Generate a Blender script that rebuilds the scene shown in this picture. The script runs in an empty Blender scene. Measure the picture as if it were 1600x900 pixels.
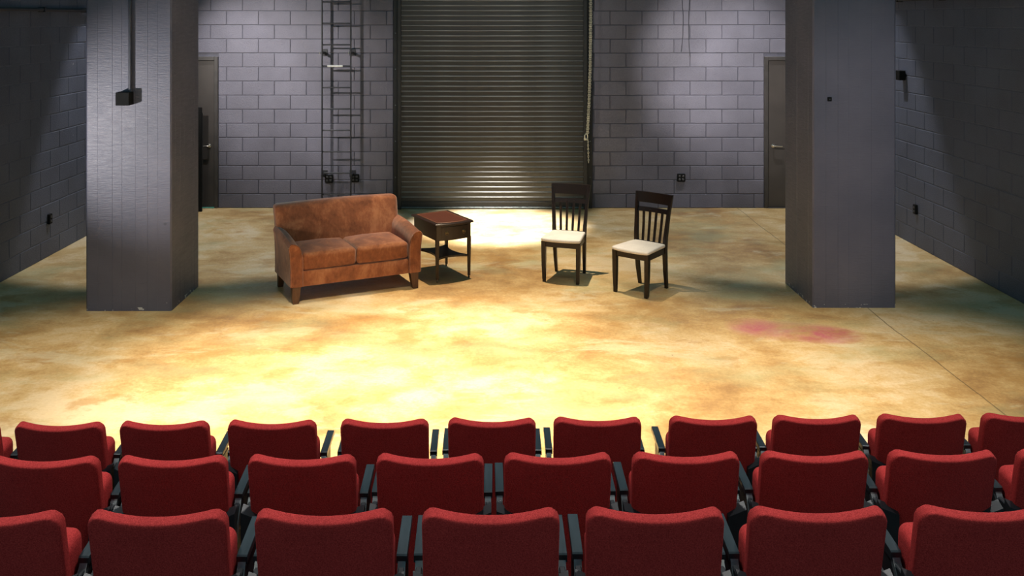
import bpy, bmesh, math, random
from mathutils import Vector, Matrix
random.seed(7)
scene = bpy.context.scene
COL = scene.collection
R = math.radians

# ------------------------------------------------------------------ camera
F, CX, HY, CH = 1458.0, 766.0, 28.0, 2.75        # focal (px), principal column, horizon row, eye height
cam_d = bpy.data.cameras.new('camera'); cam = bpy.data.objects.new('camera', cam_d); COL.objects.link(cam)
cam.location = (0, 0, CH); cam.rotation_euler = (R(90), 0, 0)
cam_d.sensor_width = 36; cam_d.lens = 36 * F / 1600
cam_d.shift_x = (800 - CX) / 1600; cam_d.shift_y = -(450 - HY) / 1600
cam_d.clip_start = 0.05
scene.camera = cam
scene.view_settings.view_transform = 'Standard'; scene.view_settings.look = 'None'
scene.view_settings.gamma = 1; scene.view_settings.use_curve_mapping = False
scene.view_settings.exposure = 0.55

def fl(px, py, h=0.0):                            # a pixel on a horizontal plane of height h -> (x, y)
    d = F * (CH - h) / (py - HY)
    return ((px - CX) * d / F, d)

# ------------------------------------------------------------------ light
w = bpy.data.worlds.new('world'); scene.world = w; w.use_nodes = True
w.node_tree.nodes['Background'].inputs[0].default_value = (0.25, 0.66, 0.78, 1)
w.node_tree.nodes['Background'].inputs[1].default_value = 0.23

def spot(name, loc, at, power, cone, blend=0.6, col=(1, .86, .62), size=0.12):
    d = bpy.data.lights.new(name, 'SPOT'); d.energy = power; d.color = col
    d.spot_size = R(cone); d.spot_blend = blend; d.shadow_soft_size = size
    o = bpy.data.objects.new(name, d); COL.objects.link(o); o.location = loc
    o.rotation_euler = (Vector(at) - Vector(loc)).to_track_quat('-Z', 'Y').to_euler()
    return o
WARM = (1, .82, .58)
NEUT = (1, .96, .92)
# front floor wash
for x_, p_, c_, y_ in ((-2.9, 1250, 42, 6.8), (-0.8, 3900, 44, 6.9), (1.1, 1500, 46, 7.0), (2.9, 1150, 42, 6.8)):
    spot('stage_light', (x_, 5.7, 6.6), (x_, y_, 0), p_, c_, .9, WARM, .08)
# over the furniture
spot('stage_light', (0.0, 10.1, 6.2), (0.0, 10.1, 0), 1350, 45, .9, WARM, .04)
# hot pool in front of the shutter
spot('stage_light', (0.1, 11.7, 6.0), (0.1, 12.35, 0), 6200, 25, .8, NEUT, .05)
# pools on the back wall
spot('stage_light', (-4.3, 10.0, 3.4), (-3.05, 13.5, 1.95), 560, 48, 1.0, (1, .93, .85), .05)
spot('stage_light', (1.6, 9.9, 3.5), (3.5, 13.5, 2.0), 700, 42, 1.0, (1, .93, .85), .05)
# downlights in the two far corners
spot('stage_light', (-3.7, 12.2, 6.0), (-3.75, 12.1, 0), 560, 50, .25, NEUT, .04)
spot('stage_light', (3.7, 12.2, 6.0), (3.75, 12.1, 0), 560, 50, .25, NEUT, .04)
# low side light
spot('side_light', (-4.9, 6.4, 1.4), (-3.1, 8.9, 1.75), 280, 50, 1.0, NEUT, .03)
# unseen spot added to brighten the shutter
spot('stage_light', (0.0, 8.6, 6.2), (0.03, 13.5, 2.3), 480, 34, 1.0, NEUT, .05)
for x_ in (-2.2, 2.2):  # unseen fill from behind the camera, added to lift the seat backs
    spot('fill_light', (x_, -.4, 5.2), (x_ * .4, 5.5, 0.9), 68, 90, 1.0, (1, .88, .74), .2)
spot('fill_light', (2.4, 1.5, 5.0), (3.6, 8.8, 1.6), 480, 22, 1.0, NEUT, .2)  # fill spot added to brighten the right column's front
for x_ in (-3.0, 0.0, 3.0):  # unseen fill above the seats, added to brighten tops and arms
    spot('fill_light', (x_, 4.6, 5.4), (x_ * .9, 3.6, 0.8), 360, 80, 1.0, NEUT, .2)

# ------------------------------------------------------------------ materials
class NT:
    def __init__(s, name):
        s.m = bpy.data.materials.new(name); s.m.use_nodes = True
        s.t = s.m.node_tree; s.b = s.t.nodes['Principled BSDF']; s._tc = None
    def n(s, typ, **kw):
        nd = s.t.nodes.new('ShaderNode' + typ)
        for k, v in kw.items(): setattr(nd, k, v)
        return nd
    def l(s, a, b): s.t.links.new(a, b)
    def coord(s, out='Object'):
        if s._tc is None: s._tc = s.n('TexCoord')
        return s._tc.outputs[out]
    def pos(s): return s.n('NewGeometry').outputs['Position']
    def noise(s, scale, detail=4, rough=.55, vec=None, stretch=None, dist=0):
        nd = s.n('TexNoise'); nd.inputs['Scale'].default_value = scale
        nd.inputs['Detail'].default_value = detail; nd.inputs['Roughness'].default_value = rough
        nd.inputs['Distortion'].default_value = dist
        v = vec or s.coord()
        if stretch:
            mp = s.n('Mapping'); mp.inputs['Scale'].default_value = stretch; s.l(v, mp.inputs[0]); v = mp.outputs[0]
        s.l(v, nd.inputs['Vector']); return nd.outputs['Fac']
    def ramp(s, fac, stops):
        r = s.n('ValToRGB'); e = r.color_ramp.elements
        while len(e) < len(stops): e.new(.5)
        for el, (p, c) in zip(e, stops):
            el.position = p; el.color = (*c, 1) if len(c) == 3 else c
        s.l(fac, r.inputs[0]); return r.outputs[0]
    def mix(s, fac, a, b, mode='MIX'):
        m = s.n('Mix', data_type='RGBA', blend_type=mode)
        for sock, v in ((m.inputs[0], fac), (m.inputs[6], a), (m.inputs[7], b)):
            if isinstance(v, (int, float)): sock.default_value = v
            elif isinstance(v, tuple): sock.default_value = (*v, 1)
            else: s.l(v, sock)
        return m.outputs[2]
    def math(s, op, a, b=None, clamp=False):
        m = s.n('Math', operation=op); m.use_clamp = clamp
        for sock, v in zip(m.inputs, (a, b)):
            if v is None: continue
            if isinstance(v, (int, float)): sock.default_value = v
            else: s.l(v, sock)
        return m.outputs[0]
    def bump(s, h, strength=.3, dist=.01):
        b = s.n('Bump'); b.inputs['Strength'].default_value = strength; b.inputs['Distance'].default_value = dist
        s.l(h, b.inputs['Height']); s.l(b.outputs[0], s.b.inputs['Normal'])
    def set(s, col=None, rough=None, metal=None, spec=None, sheen=None):
        for k, v in (('Base Color', col), ('Roughness', rough), ('Metallic', metal), ('Specular IOR Level', spec), ('Sheen Weight', sheen)):
            if v is None: continue
            sock = s.b.inputs[k]
            if isinstance(v, (int, float)): sock.default_value = v
            elif isinstance(v, tuple): sock.default_value = (*v, 1)
            else: s.l(v, sock)
        return s.m
M = {}

def flat(name, col, rough=.5, metal=0, spec=.5, var=.25, scale=12, bump=0, stretch=None):
    t = NT(name); f = t.noise(scale, 4, stretch=stretch)
    dk = tuple(c * (1 - var) for c in col); lt = tuple(min(1, c * (1 + var)) for c in col)
    t.set(t.ramp(f, [(.3, dk), (.7, lt)]), rough, metal, spec)
    if bump: t.bump(f, bump, .004)
    return t.m

def block_paint(name, base, speckle=True):
    t = NT(name); p = t.pos()
    oi = t.n('ObjectInfo')
    big = t.noise(1.3, 3, vec=p); fine = t.noise(85, 3, .7, vec=p)
    dk = tuple(c * .82 for c in base); lt = tuple(c * 1.22 for c in base)
    c = t.ramp(big, [(.3, dk), (.7, lt)])
    rnd = t.ramp(oi.outputs['Random'], [(0, (.94, .94, .95)), (1, (1.06, 1.06, 1.05))])
    c = t.mix(1.0, c, rnd, 'MULTIPLY')
    c = t.mix(t.math('MULTIPLY', t.math('GREATER_THAN', t.noise(14, 2, vec=p), .79), .6), c, (.42, .41, .42))
    t.set(c, t.ramp(fine, [(.3, (.42,) * 3), (.7, (.62,) * 3)]), 0, .5)
    t.bump(fine, .85, .007)
    return t.m
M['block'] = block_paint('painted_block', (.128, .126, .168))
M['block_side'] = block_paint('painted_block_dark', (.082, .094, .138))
M['joint_side'] = flat('painted_joint_side', (.10, .113, .16), .5)
M['joint'] = flat('painted_joint', (.075, .076, .105), .6)  # shadow in the recessed joints is put into this darker colour

def column_paint():
    t = NT('painted_board_formed_concrete'); p = t.pos()
    big = t.noise(1.6, 4, vec=p); grain = t.noise(6, 6, .7, vec=p, stretch=(1.2, 1.2, 9))
    fine = t.noise(60, 3, .6, vec=p, stretch=(.25, .25, 2.2))
    c = t.ramp(big, [(.3, (.085, .088, .130)), (.7, (.122, .120, .168))])
    c = t.mix(t.math('MULTIPLY', t.math('GREATER_THAN', t.noise(9, 3, vec=p), .74), .55), c, (.035, .034, .05))
    sep = t.n('SeparateXYZ'); t.l(p, sep.inputs[0])
    low = t.math('LESS_THAN', sep.outputs[2], .035)
    chip = t.math('MULTIPLY', low, t.math('GREATER_THAN', t.noise(16, 3, vec=p), .60))
    chip2 = t.math('GREATER_THAN', t.noise(22, 1, vec=p), .835)
    c = t.mix(t.math('MAXIMUM', chip, chip2), c, (.55, .55, .56))
    t.set(c, t.ramp(grain, [(.3, (.36,) * 3), (.7, (.55,) * 3)]), 0, .5)
    t.bump(t.math('ADD', grain, t.math('MULTIPLY', fine, .7)), .35, .008)
    return t.m
M['column'] = column_paint()

def floor_mat():
    t = NT('stained_concrete'); p = t.pos()
    sep = t.n('SeparateXYZ'); t.l(p, sep.inputs[0]); X, Y = sep.outputs[0], sep.outputs[1]
    a = t.noise(.55, 4, .5, vec=p, dist=.3)
    b = t.noise(3.0, 10, .72, vec=p, stretch=(.8, 1, 1), dist=.3)
    fine = t.noise(34, 8, .75, vec=p)
    v = t.math('ADD', t.math('ADD', t.math('MULTIPLY', a, .50), t.math('MULTIPLY', b, .38)), t.math('MULTIPLY', fine, .12))
    c = t.ramp(v, [(.38, (.33, .185, .078)), (.45, (.48, .30, .125)), (.51, (.60, .42, .20)), (.57, (.69, .54, .34)), (.70, (.68, .57, .42))])
    spots = t.ramp(t.noise(2.3, 8, .66, vec=p, stretch=(.8, 1, 1)), [(.55, (0,) * 3), (.63, (.62,) * 3)])
    c = t.mix(spots, c, (.43, .245, .085))
    pale = t.ramp(t.noise(1.5, 9, .7, vec=p, stretch=(.5, 1, 1), dist=.5), [(.56, (0,) * 3), (.62, (.5,) * 3)])
    c = t.mix(pale, c, (.66, .58, .40))
    gr = t.noise(1.1, 5, .6, vec=p, stretch=(.8, 1.1, 1))
    c = t.mix(t.ramp(gr, [(.50, (0, 0, 0)), (.66, (.45, .45, .45))]), c, (.36, .40, .24))
    c = t.mix(.22, c, t.ramp(fine, [(.3, (.3, .3, .3)), (.7, (1, 1, 1))]), 'MULTIPLY')
    spk = t.math('GREATER_THAN', t.noise(7, 3, .6, vec=p), .735)
    c = t.mix(t.math('MULTIPLY', spk, .55), c, (.22, .16, .09))
    for (cx, cy, rx, ry, k) in ((2.89, 8.10, .38, .26, .95), (2.36, 8.30, .28, .28, .7), (2.62, 8.2, .55, .28, .5)):
        dx = t.math('DIVIDE', t.math('SUBTRACT', X, cx), rx); dy = t.math('DIVIDE', t.math('SUBTRACT', Y, cy), ry)
        r2 = t.math('ADD', t.math('MULTIPLY', dx, dx), t.math('MULTIPLY', dy, dy))
        m = t.math('SUBTRACT', 1.0, r2, True)
        m = t.math('MULTIPLY', m, t.math('MULTIPLY', t.ramp(b, [(.34, (.1,) * 3), (.56, (1,) * 3)]), k), True)
        c = t.mix(m, c, (.40, .055, .14))
    wob = t.math('MULTIPLY', t.math('SUBTRACT', t.noise(1.5, 3, vec=p), .5), .05)
    ln = t.math('LESS_THAN', t.math('ABSOLUTE', t.math('ADD', t.math('SUBTRACT', X, 3.57), wob)), .006)
    c = t.mix(t.math('MULTIPLY', ln, .65), c, (.12, .085, .05))
    t.set(c, t.ramp(b, [(.35, (.34,) * 3), (.65, (.55,) * 3)]), 0, .35)
    t.bump(t.math('ADD', fine, t.math('MULTIPLY', ln, -2.0)), .12, .004)
    return t.m
M['floor'] = floor_mat()

def fabric(name, dk, lt, scale=260, bump=.5, sheen=.15, rough=.9):
    t = NT(name); f = t.noise(scale, 3, .7); g = t.noise(5, 4)
    c = t.ramp(f, [(.32, dk), (.68, lt)])
    c = t.mix(.35, c, t.ramp(g, [(.3, (.6, .6, .6)), (.7, (1, 1, 1))]), 'MULTIPLY')
    t.set(c, rough, 0, .2, sheen); t.bump(f, bump, .002)
    return t.m
M['red'] = fabric('red_wool_upholstery', (.27, .014, .014), (.58, .050, .046), sheen=0.0)

def suede():
    t = NT('brown_microsuede'); a = t.noise(4.2, 5, .55, dist=.8); b = t.noise(38, 4, .7, stretch=(1, 1, .5))
    v = t.math('ADD', t.math('MULTIPLY', a, .7), t.math('MULTIPLY', b, .3))
    c = t.ramp(v, [(.36, (.15, .045, .017)), (.50, (.26, .083, .032)), (.64, (.40, .155, .068))])
    t.set(c, .85, 0, .2, .35); t.bump(b, .25, .003); return t.m
M['suede'] = suede()

def wood(name, dk, lt, rough=.3, stretch=(12, 12, 1.2), spec=.5):
    t = NT(name); f = t.noise(9, 6, .6, stretch=stretch, dist=.4)
    t.set(t.ramp(f, [(.3, dk), (.7, lt)]), rough, 0, spec); t.bump(f, .08, .002); return t.m
M['espresso'] = wood('espresso_wood', (.008, .004, .0035), (.017, .008, .0065), .36, spec=.35)
M['sofa_leg'] = wood('walnut_leg', (.07, .028, .012), (.13, .055, .024), .45)
M['mahogany'] = wood('dark_mahogany', (.014, .007, .005), (.034, .015, .010), .34)
M['leather_top'] = fabric('oxblood_leather', (.075, .022, .014), (.13, .042, .026), 60, .12, 0, .42)
M['gilt'] = flat('tooled_gilt_line', (.24, .10, .05), .4)
M['cream'] = fabric('cream_seat_fabric', (.80, .72, .66), (.92, .86, .82), 200, .2, .1)
M['brass'] = flat('aged_brass', (.20, .15, .08), .35, 1)
M['caster'] = flat('caster_metal', (.25, .21, .16), .35, .8)
M['black'] = flat('black_metal', (.012, .014, .017), .45)
M['arm'] = flat('worn_black_armrest', (.020, .024, .028), .28, 0, .6, .5, 9, .1, (3, .5, 1))
M['strut'] = flat('grey_steel_strut', (.15, .18, .19), .35, .4, .5, .3, 30)
M['slat'] = flat('charcoal_steel_slat', (.036, .036, .035), .36, .2, .5, .3, 3, 0, (.6, 1, 6))
M['slat_edge'] = flat('steel_edge_highlight', (.17, .165, .15), .4, .3, .5, .35, 4, 0, (1, 1, 1))  # highlight along each slat lip, put into a lighter colour
M['guide'] = flat('black_steel_guide', (.014, .015, .016), .5)
M['door'] = flat('dark_brown_door_paint', (.055, .048, .046), .38, 0, .5, .15, 3)
M['frame'] = flat('door_frame_paint', (.045, .041, .041), .45, 0, .5, .2, 8)
M['chrome'] = flat('satin_nickel', (.62, .58, .52), .28, 1)
M['chain'] = flat('pale_steel_chain', (.62, .60, .50), .4, .3)
M['plate'] = flat('black_plastic', (.006, .0065, .007), .75, 0, .15)
M['plug'] = flat('grey_socket', (.05, .05, .055), .5)
M['ladder'] = flat('dark_ladder_paint', (.022, .024, .032), .5)
M['tape'] = flat('pale_tape', (.55, .56, .55), .6)
M['teal'] = flat('teal_threshold', (.06, .26, .20), .5)
M['riser'] = flat('black_riser_paint', (.016, .016, .018), .7)
M['conduit'] = flat('painted_conduit', (.05, .052, .07), .4)

# ------------------------------------------------------------------ helpers
def link(name, me, mat=None, parent=None, loc=None, rot=None):
    o = bpy.data.objects.new(name, me); COL.objects.link(o)
    if me is not None and mat is not None and not me.materials: me.materials.append(mat)
    if parent is not None: o.parent = parent
    if loc is not None: o.location = loc
    if rot is not None: o.rotation_euler = rot
    return o
def mesh(bm, name='mesh', smooth=None, fix=True):
    if fix: bmesh.ops.recalc_face_normals(bm, faces=bm.faces)
    me = bpy.data.meshes.new(name); bm.to_mesh(me); bm.free()
    if smooth is not None:
        for p in me.polygons: p.use_smooth = True
        me.set_sharp_from_angle(angle=R(smooth))
    return me
def obj(name, bm, mat, parent=None, loc=None, rot=None, smooth=None):
    return link(name, mesh(bm, name, smooth), mat, parent, loc, rot)
def tag(o, label=None, cat=None, group=None, kind=None):
    for k, v in (('label', label), ('category', cat), ('group', group), ('kind', kind)):
        if v: o[k] = v
    return o
def thing(name, label, cat, loc=(0, 0, 0), rz=0, group=None):
    return tag(link(name, None, loc=loc, rot=(0, 0, rz)), label, cat, group)
def copy_tree(o, parent=None):
    c = o.copy(); COL.objects.link(c); c.parent = parent
    for ch in list(o.children): copy_tree(ch, c)
    return c
def BM(): return bmesh.new()
def box(bm, a, b, bev=0, seg=1):
    a, b = Vector(a), Vector(b); s = b - a
    t = bmesh.new()
    bmesh.ops.create_cube(t, size=1, matrix=Matrix.Translation((a + b) / 2) @ Matrix.Diagonal((*s, 1)))
    if bev: bmesh.ops.bevel(t, geom=list(t.edges), offset=bev, segments=seg, affect='EDGES', profile=.5)
    me = bpy.data.meshes.new('t'); t.to_mesh(me); t.free(); bm.from_mesh(me); bpy.data.meshes.remove(me)
    return bm
def tube(bm, pts, r, n=8, cap=True):
    pts = [Vector(p) for p in pts]; rings = []
    rr = r if isinstance(r, (list, tuple)) else [r] * len(pts)
    for i, p in enumerate(pts):
        d = (pts[min(i + 1, len(pts) - 1)] - pts[max(i - 1, 0)]).normalized()
        u = d.cross(Vector((0, 0, 1)) if abs(d.z) < .95 else Vector((1, 0, 0))).normalized(); v = d.cross(u)
        rings.append([bm.verts.new(p + (u * math.cos(2 * math.pi * k / n) + v * math.sin(2 * math.pi * k / n)) * rr[i]) for k in range(n)])
    for a, b in zip(rings, rings[1:]):
        for k in range(n): bm.faces.new((a[k], a[(k + 1) % n], b[(k + 1) % n], b[k]))
    if cap: bm.faces.new(rings[0][::-1]); bm.faces.new(rings[-1])
    return bm
def lathe(bm, prof, n=16, axis='Z', c=(0, 0, 0)):
    rings = []
    for r, h in prof:
        ring = []
        for k in range(n):
            a = 2 * math.pi * k / n; x, y = r * math.cos(a), r * math.sin(a)
            q = (x, y, h) if axis == 'Z' else ((x, h, y) if axis == 'Y' else (h, x, y))
            ring.append(bm.verts.new(Vector(c) + Vector(q)))
        rings.append(ring)
    for a, b in zip(rings, rings[1:]):
        for k in range(n): bm.faces.new((a[k], a[(k + 1) % n], b[(k + 1) % n], b[k]))
    bm.faces.new(rings[0][::-1]); bm.faces.new(rings[-1]); return bm
def loft(bm, sections, close=True):
    """sections: lists of equally many points -> skin with end caps"""
    rings = [[bm.verts.new(p) for p in s] for s in sections]; n = len(rings[0])
    for a, b in zip(rings, rings[1:]):
        for k in range(n): bm.faces.new((a[k], a[(k + 1) % n], b[(k + 1) % n], b[k]))
    if close: bm.faces.new(rings[0][::-1]); bm.faces.new(rings[-1])
    return bm
def bar(bm, pts, sx, sy):
    """rectangular post through points, horizontal cross-sections (sx, sy may be lists)"""
    n = len(pts); X = sx if isinstance(sx, (list, tuple)) else [sx] * n; Y = sy if isinstance(sy, (list, tuple)) else [sy] * n
    return loft(bm, [[(p[0] + i * X[k] / 2, p[1] + j * Y[k] / 2, p[2]) for i, j in ((-1, -1), (1, -1), (1, 1), (-1, 1))] for k, p in enumerate(pts)])
def axis_steps(h, r, k, m):
    a = [-h + r * (1 - math.cos(math.pi / 2 * i / k)) for i in range(k)] if False else [-h + r * i / k for i in range(k)]
    return a + [-h + r + (2 * h - 2 * r) * i / m for i in range(m + 1)] + [-x for x in reversed(a)]
def pillow(sx, sy, sz, r, k=4, m=(8, 4, 8), deform=None):
    """rounded box with face grids, passed through deform(Vector)->Vector"""
    h = (sx / 2, sy / 2, sz / 2); S = [axis_steps(h[i], r, k, m[i]) for i in range(3)]
    bm = bmesh.new(); cache = {}
    def vert(p):
        key = tuple(round(c, 5) for c in p)
        if key not in cache:
            v = Vector(p); q = Vector([max(-h[i] + r, min(h[i] - r, v[i])) for i in range(3)])
            d = v - q
            if d.length > 1e-7: v = q + d.normalized() * r
            cache[key] = bm.verts.new(v)
        return cache[key]
    for ax in range(3):
        u, w_ = [(1, 2), (2, 0), (0, 1)][ax]
        for s in (-1, 1):
            for i in range(len(S[u]) - 1):
                for j in range(len(S[w_]) - 1):
                    q = []
                    for a, b in ((i, j), (i + 1, j), (i + 1, j + 1), (i, j + 1)):
                        p = [0, 0, 0]; p[ax] = s * h[ax]; p[u] = S[u][a]; p[w_] = S[w_][b]; q.append(vert(p))
                    if len(set(q)) == 4:
                        try: bm.faces.new(q if s > 0 else q[::-1])
                        except ValueError: pass
    if deform:
        for v in bm.verts: v.co = deform(v.co.copy())
    return bm

# ------------------------------------------------------------------ the setting
XL, XR, YB, ZT = -5.09, 5.13, 13.5, 5.6
floor = obj('floor', box(BM(), (XL - .2, -1.5, -.1), (XR + .2, YB + .3, 0)), M['floor']); tag(floor, 'stained tan and orange concrete stage floor', 'floor', kind='structure')
BW_, BH_ = .4625, .2037                                    # block module

def wall_local(name, x0, x1, first_joint, openings, mat, n_courses, place):
    """wall in local x (along) / z, front face at y=0 looking to -y; blocks are children"""
    bm = BM(); box(bm, (x0, .010 if 'back' in name else .005, 0), (x1, .22, ZT))
    wl = obj(name, bm, M['joint'] if 'back' in name else M['joint_side']); tag(wl, kind='structure'); wl.matrix_world = place
    cache = {}
    def blk(wd, ht):
        key = (round(wd, 3), round(ht, 3))
        if key not in cache:
            j, c = .0045, .005; b = BM()
            a0, a1, h0, h1 = -wd / 2 + j, wd / 2 - j, j, ht - j
            back = [b.verts.new(q) for q in ((a0, .016, h0), (a1, .016, h0), (a1, .016, h1), (a0, .016, h1))]
            mid = [b.verts.new(q) for q in ((a0, c, h0), (a1, c, h0), (a1, c, h1), (a0, c, h1))]
            fr = [b.verts.new(q) for q in ((a0 + c, 0, h0 + c), (a1 - c, 0, h0 + c), (a1 - c, 0, h1 - c), (a0 + c, 0, h1 - c))]
            for A, B in ((back, mid), (mid, fr)):
                for i in range(4): b.faces.new((A[i], A[(i + 1) % 4], B[(i + 1) % 4], B[i]))
            b.faces.new(fr); b.faces.new(back[::-1])
            cache[key] = mesh(b, 'block'); cache[key].materials.append(mat)
        return cache[key]
    for k in range(n_courses):
        z0 = k * BH_; z1 = z0 + BH_
        off = first_joint + (0 if k % 2 else BW_ / 2)
        i0 = math.floor((x0 - off) / BW_); i1 = math.ceil((x1 - off) / BW_)
        for i in range(i0, i1):
            segs = [(max(x0, off + i * BW_), min(x1, off + (i + 1) * BW_))]
            for (o0, o1, oz) in openings:
                nz = []
                for a, b in segs:
                    if z0 + .02 >= oz or b <= o0 or a >= o1: nz.append((a, b)); continue
                    if a < o0: nz.append((a, o0))
                    if b > o1: nz.append((o1, b))
                segs = nz
            for a, b in segs:
                if b - a < .04: continue
                zz = z0; hh = BH_
                for (o0, o1, oz) in openings:
                    if a < o1 - .001 and b > o0 + .001 and z0 < oz < z1: zz = oz; hh = z1 - oz
                if hh < .03: continue
                e = random.uniform(-.0008, .0012)
                link('block', blk(b - a, hh), None, wl, ((a + b) / 2, -e, zz))
    # blocks above the part one can see
    b = BM()
    for k in range(n_courses, int(ZT / BH_)):
        off = first_joint + (0 if k % 2 else BW_ / 2); x = off + math.floor((x0 - off) / BW_) * BW_
        while x < x1:
            a, c = max(x, x0), min(x + BW_, x1)
            if c - a > .04: box(b, (a + .004, 0, k * BH_ + .004), (c - .004, .012, (k + 1) * BH_ - .004))
            x += BW_
    u = obj('upper_blocks', b, mat, wl); u['kind'] = 'stuff'
    return wl
RD = (-1.398, 1.472, 3.6); DL = (-4.935, -3.935, 2.19); DR = (3.963, 4.963, 2.19)
NB = 15
wall_local('wall_back', XL, XR, -3.815, [RD, DL, DR], M['block'], NB, Matrix.Translation((0, YB, 0)))
# left wall: local x runs along +Y seen from the room, face towards +X
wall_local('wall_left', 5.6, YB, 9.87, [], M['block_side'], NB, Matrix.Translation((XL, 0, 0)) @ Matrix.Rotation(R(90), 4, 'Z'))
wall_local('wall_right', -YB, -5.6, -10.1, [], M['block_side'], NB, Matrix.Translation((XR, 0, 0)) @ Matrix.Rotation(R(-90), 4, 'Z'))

# seating steps
r1 = obj('seating_riser', box(BM(), (XL + .01, 3.36, 0), (XR - .01, 4.26, .205), .006), M['riser']); tag(r1, 'low black seating step under the middle row of seats', 'platform')
r2 = obj('seating_riser', box(BM(), (XL + .01, -.6, 0), (XR - .01, 3.355, .41), .006), M['riser']); tag(r2, 'taller black seating platform under the row nearest the camera', 'platform')

# columns: square piers cast between boards
def column(x0, x1, y0, y1, label):
    bm = BM(); out = []
    cs = [(x0, y0), (x1, y0), (x1, y1), (x0, y1)]
    nrm = [(0, -1), (1, 0), (0, 1), (-1, 0)]
    for s in range(4):
        A, B = Vector(cs[s]), Vector(cs[(s + 1) % 4]); L = (B - A).length; n = Vector(nrm[s])
        t = .014; out.append(A + (B - A) * t / L)
        nb = 7; e = [t + (L - 2 * t) * (i / nb + (random.uniform(-.02, .02) if 0 < i < nb else 0)) for i in range(nb + 1)]
        for i in range(nb):
            d = random.uniform(-.0012, .0006)
            u = (B - A) / L
            if i: out.append(A + u * (e[i] + .0012) + n * d)
            if i < nb - 1:
                out.append(A + u * (e[i + 1] - .0012) + n * d); out.append(A + u * e[i + 1] - n * .0016)
        out.append(B - (B - A) * t / L)
    loft(bm, [[(p.x, p.y, z) for p in out] for z in (0, ZT)])
    return tag(obj('column', bm, M['column']), label, 'column')
colL = column(-3.795, -2.990, 8.754, 9.570, 'square dark painted column with conduit and box on its face')
colR = column(3.060, 3.849, 8.851, 9.690, 'square dark painted column beside the pair of wooden chairs')

# rolling door
d1 = tag(link('door_1', None, loc=(0, YB, 0)), 'wide black rolling shutter door of horizontal slats', 'door', kind='structure')
PS = .0726; sx0, sx1 = -1.292, 1.352
b = BM()
prof = [(-.050, 0), (-.052, PS - .022), (-.060, PS - .018), (-.063, PS - .014), (-.061, PS - .010), (-.050, PS), (-.044, PS), (-.044, 0)]
loft(b, [[(x, y, z) for y, z in prof] for x in (sx0, sx1)])
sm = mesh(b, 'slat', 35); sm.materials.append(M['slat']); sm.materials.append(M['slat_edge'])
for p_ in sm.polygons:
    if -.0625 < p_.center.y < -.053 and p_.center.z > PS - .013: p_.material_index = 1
z = .105
while z < 3.55:
    link('slat', sm, None, d1, (0, random.uniform(-.0008, .0008), z)); z += PS
b = BM(); box(b, (sx0, -.07, .03), (sx1, -.036, .105), .004)
bb = obj('bottom_bar', b, M['guide'], d1)
b = BM(); box(b, (sx0, -.085, .012), (sx1, -.03, .03), .002); obj('edge_strip', b, M['strut'], bb)
for x0, x1 in ((-1.398, -1.282), (1.342, 1.472)):
    b = BM(); box(b, (x0, -.035, 0), (x1, .01, 3.6), .003)
    inner = x1 if x1 < 0 else x0; s = -1 if x1 < 0 else 1
    box(b, (min(inner, inner + s * .05), -.11, 0), (max(inner, inner + s * .05), -.02, 3.6), .003)
    g = obj('guide', b, M['guide'], d1)
    for k in range(7):
        q = BM(); lathe(q, [(.009, 0), (.009, -.006), (.004, -.009)], 8, 'Y', ((x0 + .03) if s < 0 else (x1 - .03), -.035, .45 + k * .52)); obj('bolt', q, M['strut'], g)
b = BM(); box(b, (-1.45, -.45, 3.6), (1.52, .0, 4.15), .02); obj('hood', b, M['guide'], d1)

# plain doors behind the columns
def door(name, op, knob_side, label):
    d = tag(link(name, None, loc=(0, YB, 0)), label, 'door', kind='structure')
    x0, x1, h = op; j = .055
    b = BM(); box(b, (x0, -.02, 0), (x0 + j, .06, h), .004); box(b, (x1 - j, -.02, 0), (x1, .06, h), .004); box(b, (x0 + j, -.02, h - j), (x1 - j, .06, h), .004)
    obj('door_frame', b, M['frame'], d)
    b = BM(); box(b, (x0 + j + .004, .004, .012), (x1 - j - .004, .045, h - j - .004), .003)
    lf = obj('door_leaf', b, M['door'], d)
    kx = (x1 - j - .075) if knob_side > 0 else (x0 + j + .075)
    kz = .90
    b = BM(); lathe(b, [(.028, .004), (.028, -.006), (.012, -.010), (.011, -.05)], 16, 'Y', (kx, 0, kz)); obj('rose', b, M['chrome'], lf, smooth=40)
    b = BM(); tube(b, [(kx, -.048, kz), (kx - knob_side * .03, -.054, kz), (kx - knob_side * .12, -.052, kz - .004)], [.011, .010, .009], 10); obj('lever', b, M['chrome'], lf, smooth=50)
    b = BM(); box(b, (x0 + j, -.03, 0), (x1 - j, .05, .012), .002); obj('threshold', b, M['teal'] if knob_side > 0 else M['frame'], d)
    return d
door('door_2', DL, 1, 'dark brown metal door with lever behind the conduit column')
door('door_3', DR, -1, 'dark brown metal door with lever near the bare column')
pb = thing('black_panel', 'tall narrow black panel standing before the door behind the column', 'panel', (-4.385, 13.25, 0))
b = BM(); box(b, (-.29, -.015, .0), (.29, .015, 1.48), .004); obj('board', b, M['plate'], pb)
b = BM(); box(b, (-.29, .015, .1), (-.25, .05, 1.4), .003); box(b, (.25, .015, .1), (.29, .05, 1.4), .003); box(b, (-.25, .015, .7), (.25, .05, .74), .003); obj('batten', b, M['riser'], pb)

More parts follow.
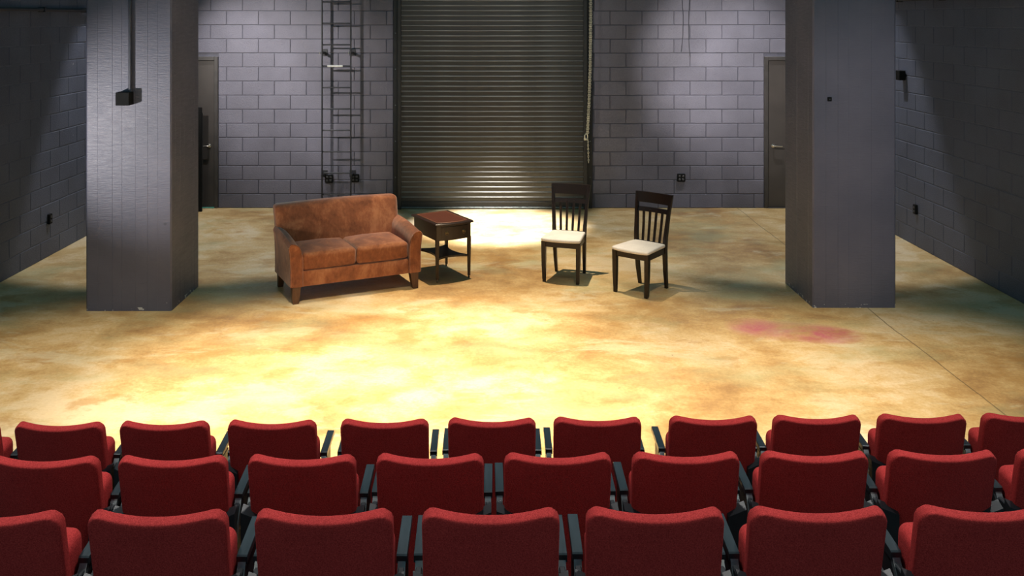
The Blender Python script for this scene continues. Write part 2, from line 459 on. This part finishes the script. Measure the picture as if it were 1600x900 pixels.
# ------------------------------------------------------------------ wall ladder
lad = thing('wall_ladder', 'thin dark steel ladder fixed upright against the block wall', 'ladder', (-2.194, YB - .19, 0))
for s in (-1, 1):
    b = BM(); box(b, (s * .205 - .008, -.025, .02), (s * .205 + .008, .025, 5.2), .003); obj('rail', b, M['ladder'], lad)
b = BM(); tube(b, [(-.2, 0, 0), (.2, 0, 0)], .0105, 8); rung = mesh(b, 'rung', 50); rung.materials.append(M['ladder'])
for k in range(17):
    r_ = link('rung', rung, None, lad, (0, 0, .232 + .305 * k))
    if k == 6:
        b = BM(); tube(b, [(-.13, 0, 0), (.09, 0, 0)], .0165, 10); obj('tape_wrap', b, M['tape'], r_)
for zz in (.50, 2.25, 4.2):
    for s in (-1, 1):
        b = BM(); box(b, (s * .205 - .02, .02, zz - .02), (s * .205 + .012, .19, zz + .012), .003); box(b, (s * .205 - .045, .182, zz - .05), (s * .205 + .045, .19, zz + .05), .003)
        k_ = obj('bracket', b, M['ladder'], lad)
        if zz == 2.25:
            b = BM(); lathe(b, [(.012, 0), (.012, -.012), (.006, -.016)], 8, 'Y', (s * .205 - .03, .01, zz)); obj('bolt', b, M['chrome'], k_)

# ------------------------------------------------------------------ fittings
def outlet(loc, rz, label, gang=2):
    t = thing('wall_outlet', label, 'outlet', loc, rz, 'black wall outlets')
    wd = .057 * gang if gang > 1 else .07
    b = BM(); box(b, (-wd / 2, -.03, -.057), (wd / 2, 0, .057), .004); pl = obj('cover_plate', b, M['plate'], t)
    for i in range(gang):
        x = (i - (gang - 1) / 2) * .05
        for zz in (-.024, .024):
            b = BM(); box(b, (x - .015, -.034, zz - .014), (x + .015, -.028, zz + .014), .003); obj('socket', b, M['plug'], pl)
outlet((-2.33, YB, .426), 0, 'black double outlet low on the wall behind the ladder')
outlet((-1.954, YB, .435), 0, 'black double outlet low on the wall just right of the ladder')
outlet((2.76, YB, .44), 0, 'black double outlet low on the wall beyond the right-hand chair')
outlet((XL, 10.755, .434), R(90), 'black narrow outlet low on the shadowed left side wall', 1)
outlet((XR, 11.23, .447), R(-90), 'black narrow outlet low on the right side wall', 1)
t = thing('wall_speaker_box', 'small black box high on the right side wall', 'box', (XR, 11.55, 2.04), R(-90))
b = BM(); box(b, (-.055, -.09, -.06), (.055, -.012, .06), .006); obj('housing', b, M['plate'], t)
b = BM(); box(b, (-.03, -.014, -.03), (.03, 0, .03), .002); obj('mount', b, M['plate'], t)
# conduit with box on the left column
t = thing('column_conduit', 'vertical conduit running down to a black junction box on the column', 'conduit', (-3.408, 8.754, 2.0))
b = BM(); tube(b, [(.04, -.03, .05), (.04, -.03, 3.4)], .015, 10); obj('pipe', b, M['conduit'], t, smooth=50)
b = BM(); box(b, (-.063, -.115, -.062), (.063, -.0, .06), .004); bx_ = obj('junction_box', b, M['plate'], t)
b = BM(); lathe(b, [(.022, .058), (.022, .075), (.017, .085)], 10, 'Z', (.04, -.03, 0)); obj('coupling', b, M['conduit'], bx_)
for zz in (1.6, 2.6):
    b = BM(); box(b, (.0, -.047, zz), (.08, 0, zz + .025), .003); obj('strap', b, M['conduit'], t)
t = thing('blank_plate', 'small dark square plate on the bare column', 'plate', (3.217, 8.851, 1.98))
b = BM(); box(b, (-.02, -.012, -.02), (.02, .004, .02), .003); obj('cover', b, M['plate'], t)
b = BM(); lathe(b, [(.005, -.011), (.005, -.015)], 8, 'Y'); obj('screw', b, M['plug'], t)
# pipes along the side walls
def wall_pipe(x, s, z_, y0, y1, label):
    t = thing('wall_pipe', label, 'pipe', (x, 0, z_))
    b = BM(); tube(b, [(s * .05, y0, 0), (s * .05, y1, 0)], .022, 10); obj('pipe', b, M['black'], t, smooth=50)
    y = y0 + .4
    while y < y1:
        b = BM(); box(b, (min(0, s * .08), y, -.028), (max(0, s * .08), y + .03, .028), .003); obj('clamp', b, M['black'], t); y += 1.1
wall_pipe(XL, 1, 2.845, 5.7, 13.3, 'black pipe running high along the left side wall')
wall_pipe(XR, -1, 2.975, 5.7, 13.3, 'black pipe running high along the right side wall')
# hand chain of the shutter
t = thing('door_chain', 'pale hand chain hanging beside the shutter door on a hook', 'chain', (1.43, YB - .17, 0))
def chain(bm, pts, step=.026):
    P = [Vector(p) for p in pts]; i = 0; odd = 0
    for a, c in zip(P, P[1:]):
        L = (c - a).length; n = max(1, int(L / step)); d = (c - a) / n
        for k in range(n):
            m = a + d * (k + .5); u = d.normalized(); v = Vector((1, 0, 0)) if odd else Vector((0, 1, 0)); odd ^= 1
            ring = [m + u * math.cos(th) * step * .68 + v * math.sin(th) * .0095 for th in [2 * math.pi * q / 8 for q in range(9)]]
            tube(bm, ring, .0038, 4, False)
top = [(.0, 0, 4.0), (-.005, 0, 2.6), (-.012, 0, 2.0), (-.03, 0, 1.5), (-.05, 0, 1.10)]
b = BM(); chain(b, top); chain(b, [(p[0] + .018, p[1] - .01, p[2]) for p in top]); obj('chain_loop', b, M['chain'], t)
b = BM(); chain(b, [(-.035, -.005, 1.02), (-.025, 0, .68)]); obj('chain_tail', b, M['chain'], t)
b = BM(); tube(b, [(-.06 + .022 * math.cos(a), -.005, 1.055 + .04 * math.sin(a)) for a in [2 * math.pi * q / 12 for q in range(13)]], .008, 8); box(b, (-.09, .0, 1.0), (-.03, .058, 1.03), .004); obj('hook', b, M['chain'], t)
# two slack wires
for x, z0, s, lb in ((2.76, 2.26, .03, 'left of two thin dark wires hanging on the block wall'), (2.885, 2.2, -.02, 'right of two thin dark wires hanging on the block wall')):
    b = BM(); tube(b, [(x + s * math.sin(k * .9), YB - .012, z0 + .25 * k) for k in range(12)], .005, 6); tag(obj('hanging_wire', b, M['conduit'], smooth=60), lb, 'wire')

# ------------------------------------------------------------------ sofa
sofa = thing('loveseat', 'brown suede two-seat sofa with flared arms and tapered wooden legs', 'sofa', (-1.465, 9.54, 0), R(25.9))
W, D = 1.33, .70                                           # local: front = -y
def arm(s):
    # cross-section in x (outwards positive) and z, lofted along y
    secs = []
    for k in range(9):
        f = k / 8; y = -D / 2 + (D - .04) * f
        top = .575 + .05 * math.sin(min(1, f * 1.25) * math.pi / 2)
        fl_ = .010
        pr = [(W / 2 - .115, .16), (W / 2 - .115, .34), (W / 2 - .112, top - .14), (W / 2 - .10, top - .07), (W / 2 - .078, top - .028), (W / 2 - .045, top - .006),
              (W / 2 - .005, top), (W / 2 + fl_, top - .012), (W / 2 + fl_ + .010, top - .035), (W / 2 + .012, top - .075), (W / 2 + .004, top - .15), (W / 2, .34), (W / 2, .16)]
        secs.append([(s * x, y, z_) for x, z_ in pr])
    b = BM(); loft(b, secs); return b
for s in (-1, 1):
    a = obj('arm', arm(s), M['suede'], sofa, smooth=35)
    top = .575
    pr = [(W / 2 - .115, .17), (W / 2 - .115, .34), (W / 2 - .112, top - .14), (W / 2 - .10, top - .07), (W / 2 - .078, top - .028), (W / 2 - .045, top - .006), (W / 2 - .005, top), (W / 2 + .01, top - .012), (W / 2 + .02, top - .035), (W / 2 + .012, top - .075), (W / 2 + .004, top - .15), (W / 2, .34), (W / 2, .17)]
    b = BM(); tube(b, [(s * x, -D / 2 - .001, z_) for x, z_ in pr], .006, 6); obj('piping', b, M['suede'], a, smooth=60)
b = BM(); box(b, (-W / 2 + .114, -D / 2 + .012, .155), (W / 2 - .114, D / 2 - .06, .305), .012, 2); obj('base_rail', b, M['suede'], sofa, smooth=40)
def cush(sgn):
    wd = (W - .23) / 2 - .002
    def df(v):
        u = v.x / (wd / 2); q = (v.y) / .27
        k = max(0, 1 - u * u) * max(0, 1 - q * q)
        if v.z > 0: v.z += .026 * k ** .7 + .006 * math.sin(7 * u + 3 * q + sgn) * k
        if v.y < 0: v.y -= .010 * max(0, 1 - u * u)
        return v
    b = pillow(wd, .56, .165, .035, 4, (8, 8, 3), df)
    return obj('seat_cushion', b, M['suede'], sofa, (sgn * wd / 2 + sgn * .001, -D / 2 + .30, .388), smooth=60)
cush(-1); cush(1)
def bdef(v):
    u = v.x / (W / 2 - .03); zf = (v.z + .31) / .62
    if v.y < 0: v.y -= .05 * max(0, 1 - u * u) ** .6 * math.sin(min(1, max(0, zf)) * math.pi) ** .8
    v.x *= 1 - .035 * (1 - zf) if True else 1
    v.z += .012 * (1 - u * u) * zf
    v.y += zf * .17
    return v
b = pillow(W + .0, .15, .61, .045, 4, (14, 3, 10), bdef)
bk = obj('backrest', b, M['suede'], sofa, (0, D / 2 - .135, .53), smooth=60)
b = BM(); box(b, (-W / 2 + .02, D / 2 - .07, .155), (W / 2 - .02, D / 2 - .03, .60), .012, 2); obj('back_panel', b, M['suede'], sofa, smooth=40)
for sx_ in (-1, 1):
    x = sx_ * (W / 2 - .055)
    b = BM(); bar(b, [(x - sx_ * .005, -D / 2 + .045, .165), (x, -D / 2 + .035, .08), (x + sx_ * .006, -D / 2 + .025, 0)], [.085, .072, .055], [.075, .065, .05]); obj('leg', b, M['sofa_leg'], sofa)
    b = BM(); bar(b, [(x, D / 2 - .075, .165), (x, D / 2 - .06, .08), (x, D / 2 - .035, 0)], [.07, .06, .05], [.07, .06, .045]); obj('leg', b, M['sofa_leg'], sofa)

# ------------------------------------------------------------------ side table
tb = thing('side_table', 'dark wooden side table with leather top, drawer and lower shelf', 'table', (-.518, 10.01, 0), R(29.5))
TW, TD = .41, .565
def bowed(w_, d_, bow, n=10):
    P = []
    for k in range(n + 1):
        u = -1 + 2 * k / n; P.append((u * w_ / 2, -d_ / 2 - bow * (1 - u * u)))
    P += [(w_ / 2, d_ / 2), (-w_ / 2, d_ / 2)]
    return P
b = BM(); loft(b, [[(x, y, z_) for x, y in bowed(TW + dx, TD + dx, .035)] for z_, dx in ((.590, .02), (.594, .035), (.608, .035), (.614, .024))]); top = obj('table_top', b, M['mahogany'], tb)
b = BM(); loft(b, [[(x, y, z_) for x, y in bowed(TW - .05, TD - .05, .03)] for z_ in (.612, .6155)]); obj('leather_inset', b, M['leather_top'], top)
b = BM()
for o_ in (.052, .075):
    P = bowed(TW - o_, TD - o_, .03); tube(b, [(x, y, .6155) for x, y in P + P[:1]], .0016, 4, False)
obj('tooled_border', b, M['gilt'], top)
b = BM(); loft(b, [[(x, y, z_) for x, y in bowed(TW - .01, TD - .01, .03)] for z_ in (.435, .59)]); obj('case', b, M['mahogany'], tb)
b = BM(); P = [(-.15 + .3 * k / 8, -TD / 2 + .004 - .03 * (1 - ((-.15 + .3 * k / 8) / (TW / 2)) ** 2)) for k in range(9)]
loft(b, [[(x, y - .006, .455) for x, y in P] + [(x, y + .01, .455) for x, y in P[::-1]], [(x, y - .006, .575) for x, y in P] + [(x, y + .01, .575) for x, y in P[::-1]]])
dr = obj('drawer_front', b, M['mahogany'], tb)
for s in (-1, 1):
    b = BM(); lathe(b, [(.016, -.002), (.016, -.006), (.007, -.009), (.006, -.016), (.010, -.019), (.006, -.024)], 12, 'Y', (s * .10, -TD / 2 - .022, .52))
    pl = obj('drawer_pull', b, M['brass'], dr, smooth=40)
    b = BM(); tube(b, [(s * .10 + .016 * math.sin(a), -TD / 2 - .036, .51 - .016 * math.cos(a)) for a in [-1.9 + 3.8 * q / 8 for q in range(9)]], .0025, 6); obj('ring', b, M['brass'], pl)
for sx_ in (-1, 1):
    for sy_ in (-1, 1):
        x, y = sx_ * (TW / 2 - .018), sy_ * (TD / 2 - .018)
        b = BM(); bar(b, [(x, y, .45), (x, y, .435), (x, y, .03)], [.030, .034, .022], [.030, .034, .022]); lg = obj('leg', b, M['mahogany'], tb)
        b = BM(); lathe(b, [(.011, .040), (.012, .028), (.007, .022)], 10, 'Z', (x, y, 0)); lathe(b, [(.006, -.006), (.013, -.005), (.013, .005), (.006, .006)], 10, 'X', (x, y + .004, .0135)); obj('caster', b, M['caster'], lg)
def concave(w_, d_, c, n=8):
    P = []; cs = [(-1, -1), (1, -1), (1, 1), (-1, 1)]
    for i in range(4):
        a, e = cs[i], cs[(i + 1) % 4]
        for k in range(n):
            f = k / n; x = (a[0] + (e[0] - a[0]) * f) * w_ / 2; y = (a[1] + (e[1] - a[1]) * f) * d_ / 2; m = c * math.sin(math.pi * f)
            if i == 0: y += m
            if i == 1: x -= m
            if i == 2: y -= m
            if i == 3: x += m
            P.append((x, y))
    return P
b = BM(); loft(b, [[(x, y, z_) for x, y in concave(TW - .02, TD - .02, .075)] for z_ in (.228, .246)]); obj('shelf', b, M['mahogany'], tb)

# ------------------------------------------------------------------ dining chairs
def dining_chair(loc, rz, label):
    c = thing('dining_chair', label, 'chair', loc, rz, 'dark wooden dining chairs')
    # front legs at y=-.2, rear at +.2 ; front = -y
    for s in (-1, 1):
        b = BM(); bar(b, [(s * .185, -.195, .425), (s * .183, -.195, .20), (s * .178, -.200, 0)], [.046, .042, .030], [.046, .042, .030]); obj('leg', b, M['espresso'], c)
        b = BM(); bar(b, [(s * .155, .235, 0), (s * .160, .205, .18), (s * .165, .185, .40), (s * .170, .190, .52), (s * .185, .225, .76), (s * .200, .262, .945)],
                      [.028, .034, .036, .034, .031, .030], [.030, .040, .046, .042, .034, .026]); obj('leg', b, M['espresso'], c)
    def rail(z0, z1, dep, curve, hw0, hw1, yb):
        secs = []
        for k in range(9):
            u = -1 + 2 * k / 8; y = yb + curve * (1 - u * u)
            secs.append([(u * hw0, y - dep / 2, z0), (u * hw0, y + dep / 2, z0), (u * hw1, y + dep / 2 + .018, z1), (u * hw1, y - dep / 2 + .018, z1)])
        return loft(BM(), secs)
    obj('top_rail', rail(.842, .948, .022, .022, .195, .212, .238), M['espresso'], c, smooth=30)
    obj('cross_rail', rail(.752, .795, .020, .020, .178, .183, .222), M['espresso'], c, smooth=30)
    obj('lower_rail', rail(.425, .455, .020, .008, .155, .158, .188), M['espresso'], c, smooth=30)
    for k in range(4):
        u = (-1.5 + k) / 2.5
        b = BM(); bar(b, [(u * .160, .190, .44), (u * .172, .220, .62), (u * .182, .244 - .008 * abs(u), .775)], .024, .013); obj('back_slat', b, M['espresso'], c)
    b = BM(); box(b, (-.18, -.212, .365), (.18, -.188, .425), .003); obj('apron', b, M['espresso'], c)
    b = BM(); box(b, (-.155, .175, .365), (.155, .198, .425), .003); obj('apron', b, M['espresso'], c)
    for s in (-1, 1):
        b = BM(); loft(b, [[(s * .195, -.195, z_), (s * .172, -.195, z_), (s * .152, .19, z_), (s * .174, .19, z_)] for z_ in (.365, .425)]); obj('apron', b, M['espresso'], c)
    def sd(v):
        q = (v.y + .215) / .43; v.x *= 1 - .16 * q
        u = v.x / .21
        if v.z > 0: v.z += .014 * max(0, 1 - u * u) * max(0, 1 - (v.y / .215) ** 2)
        v.y *= 1 - .06 * abs(u) ** 4
        if v.y < 0: v.y -= .026 * max(0, 1 - u * u)
        return v
    obj('seat', pillow(.425, .42, .034, .016, 3, (10, 10, 1), sd), M['cream'], c, (0, -.025, .443), smooth=60)
    return c
dining_chair((.795, 9.875, 0), R(-18), 'dark wooden dining chair with cream seat standing closer to the side table')
dining_chair((1.5235, 9.415, 0), R(-40), 'dark wooden dining chair with cream seat standing closer to the bare column')

# ------------------------------------------------------------------ theatre seats
def theatre_seat():
    t = thing('theatre_seat', 'x', 'seat')
    HW, Hh, TH, REC = .207, .58, .044, R(13)
    zc = .86 - Hh / 2 * math.cos(REC)
    def df(v):
        z_ = v.z; rc = .050; w0 = HW
        lim = Hh / 2 - rc
        if abs(z_) > lim: w0 = HW - rc + math.sqrt(max(0, rc * rc - (abs(z_) - lim) ** 2))
        taper = 1 - .02 * (.5 - z_ / Hh)
        v.x *= max(.1, w0 / HW) * taper
        u = v.x / HW
        v.z += .012 * u * u - .006
        v.y += .034 * u * u
        y, z2 = v.y, v.z
        v.y = y * math.cos(REC) - z2 * math.sin(REC); v.z = y * math.sin(REC) + z2 * math.cos(REC)
        return v
    off = Hh / 2 * math.sin(REC)
    b = pillow(2 * HW, TH, Hh, .010, 3, (16, 2, 34), df)
    bk = obj('backrest', b, M['red'], t, (0, off + .02, zc), smooth=55)
    def sd(v):
        q = (v.z + .15) / .30; u = v.x / .2
        if v.y < 0: v.y -= .0
        v.y *= .70 + .42 * q
        if v.y > 0: v.y += .012 * max(0, 1 - u * u)
        y, z2 = v.y, v.z; a = R(6)
        v.y = y * math.cos(a) - z2 * math.sin(a); v.z = y * math.sin(a) + z2 * math.cos(a)
        return v
    obj('seat_cushion', pillow(.398, .125, .34, .034, 4, (8, 3, 8), sd), M['red'], t, (0, .178, .560), smooth=60)
    for s in (-1, 1):
        x = s * .2225
        b = BM(); loft(b, [[(x - .017, y, z_ - .022), (x + .017, y, z_ - .022), (x + .017, y, z_ - .003), (x + .016, y, z_), (x - .016, y, z_), (x - .017, y, z_ - .003)] for y, z_ in ((.165, .664), (.170, .668), (.362, .685), (.370, .679))])
        obj('armrest', b, M['arm'], t)
        b = BM(); loft(b, [[(x - .012, y, z_), (x + .012, y, z_), (x + .012, y + .03, z_ + .006), (x - .012, y + .03, z_ + .006)] for y, z_ in ((.085, .50), (.10, .57), (.165, .648))]); obj('arm_strut', b, M['strut'], t)
        b = BM(); loft(b, [[(s * .165, y + .0, z0), (s * .236, y, z0 - .01), (s * .236, y, z1 + .012), (s * .165, y, z1 - .016)] for y, z0, z1 in ((.058, .36, .63), (.098, .35, .645))]); obj('side_bracket', b, M['black'], t)
        b = BM(); box(b, (x - .010, .06, .02), (x + .010, .30, .635), .003); box(b, (x - .015, .02, 0), (x + .015, .34, .02), .004); obj('leg', b, M['black'], t)
    b = BM(); box(b, (-.225, .13, .33), (.225, .18, .37), .004); obj('cross_beam', b, M['black'], t)
    return t
proto = theatre_seat(); used = False
ORD = ['first', 'second', 'third', 'fourth', 'fifth', 'sixth', 'seventh', 'eighth', 'ninth', 'tenth', 'eleventh']
rows = [
    ('the row nearest the stage', 'theatre seats in the row nearest the stage', 0.0, 651, -.0089, [-77, 89, 254, 423, 600, 768.5, 934.5, 1116.5, 1279.5, 1444.5, 1608]),
    ('the middle row', 'theatre seats in the middle row', .205, 705.5, -.0068, [65, 266.5, 469.5, 671, 872.5, 1074, 1276, 1477.5, 1680]),
    ('the row nearest the camera', 'theatre seats in the row nearest the camera', .41, 790, -.005, [-18, 242, 504, 767, 1025.5, 1282.5, 1547]),
]
for nm, grp, base, y0, slope, xs in rows:
    for i, px in enumerate(xs):
        py = y0 + slope * (px - CX)
        x, d = fl(px, py, base + .866); x *= (d - .045) / d
        o = proto if not used else copy_tree(proto); used = True
        o.location = (x, d - .075, base); o.rotation_euler = (0, 0, R(random.uniform(-.5, .5)))
        o['label'] = 'red theatre seat with black arms, %s from left in %s' % (ORD[i], nm)
        o['group'] = grp
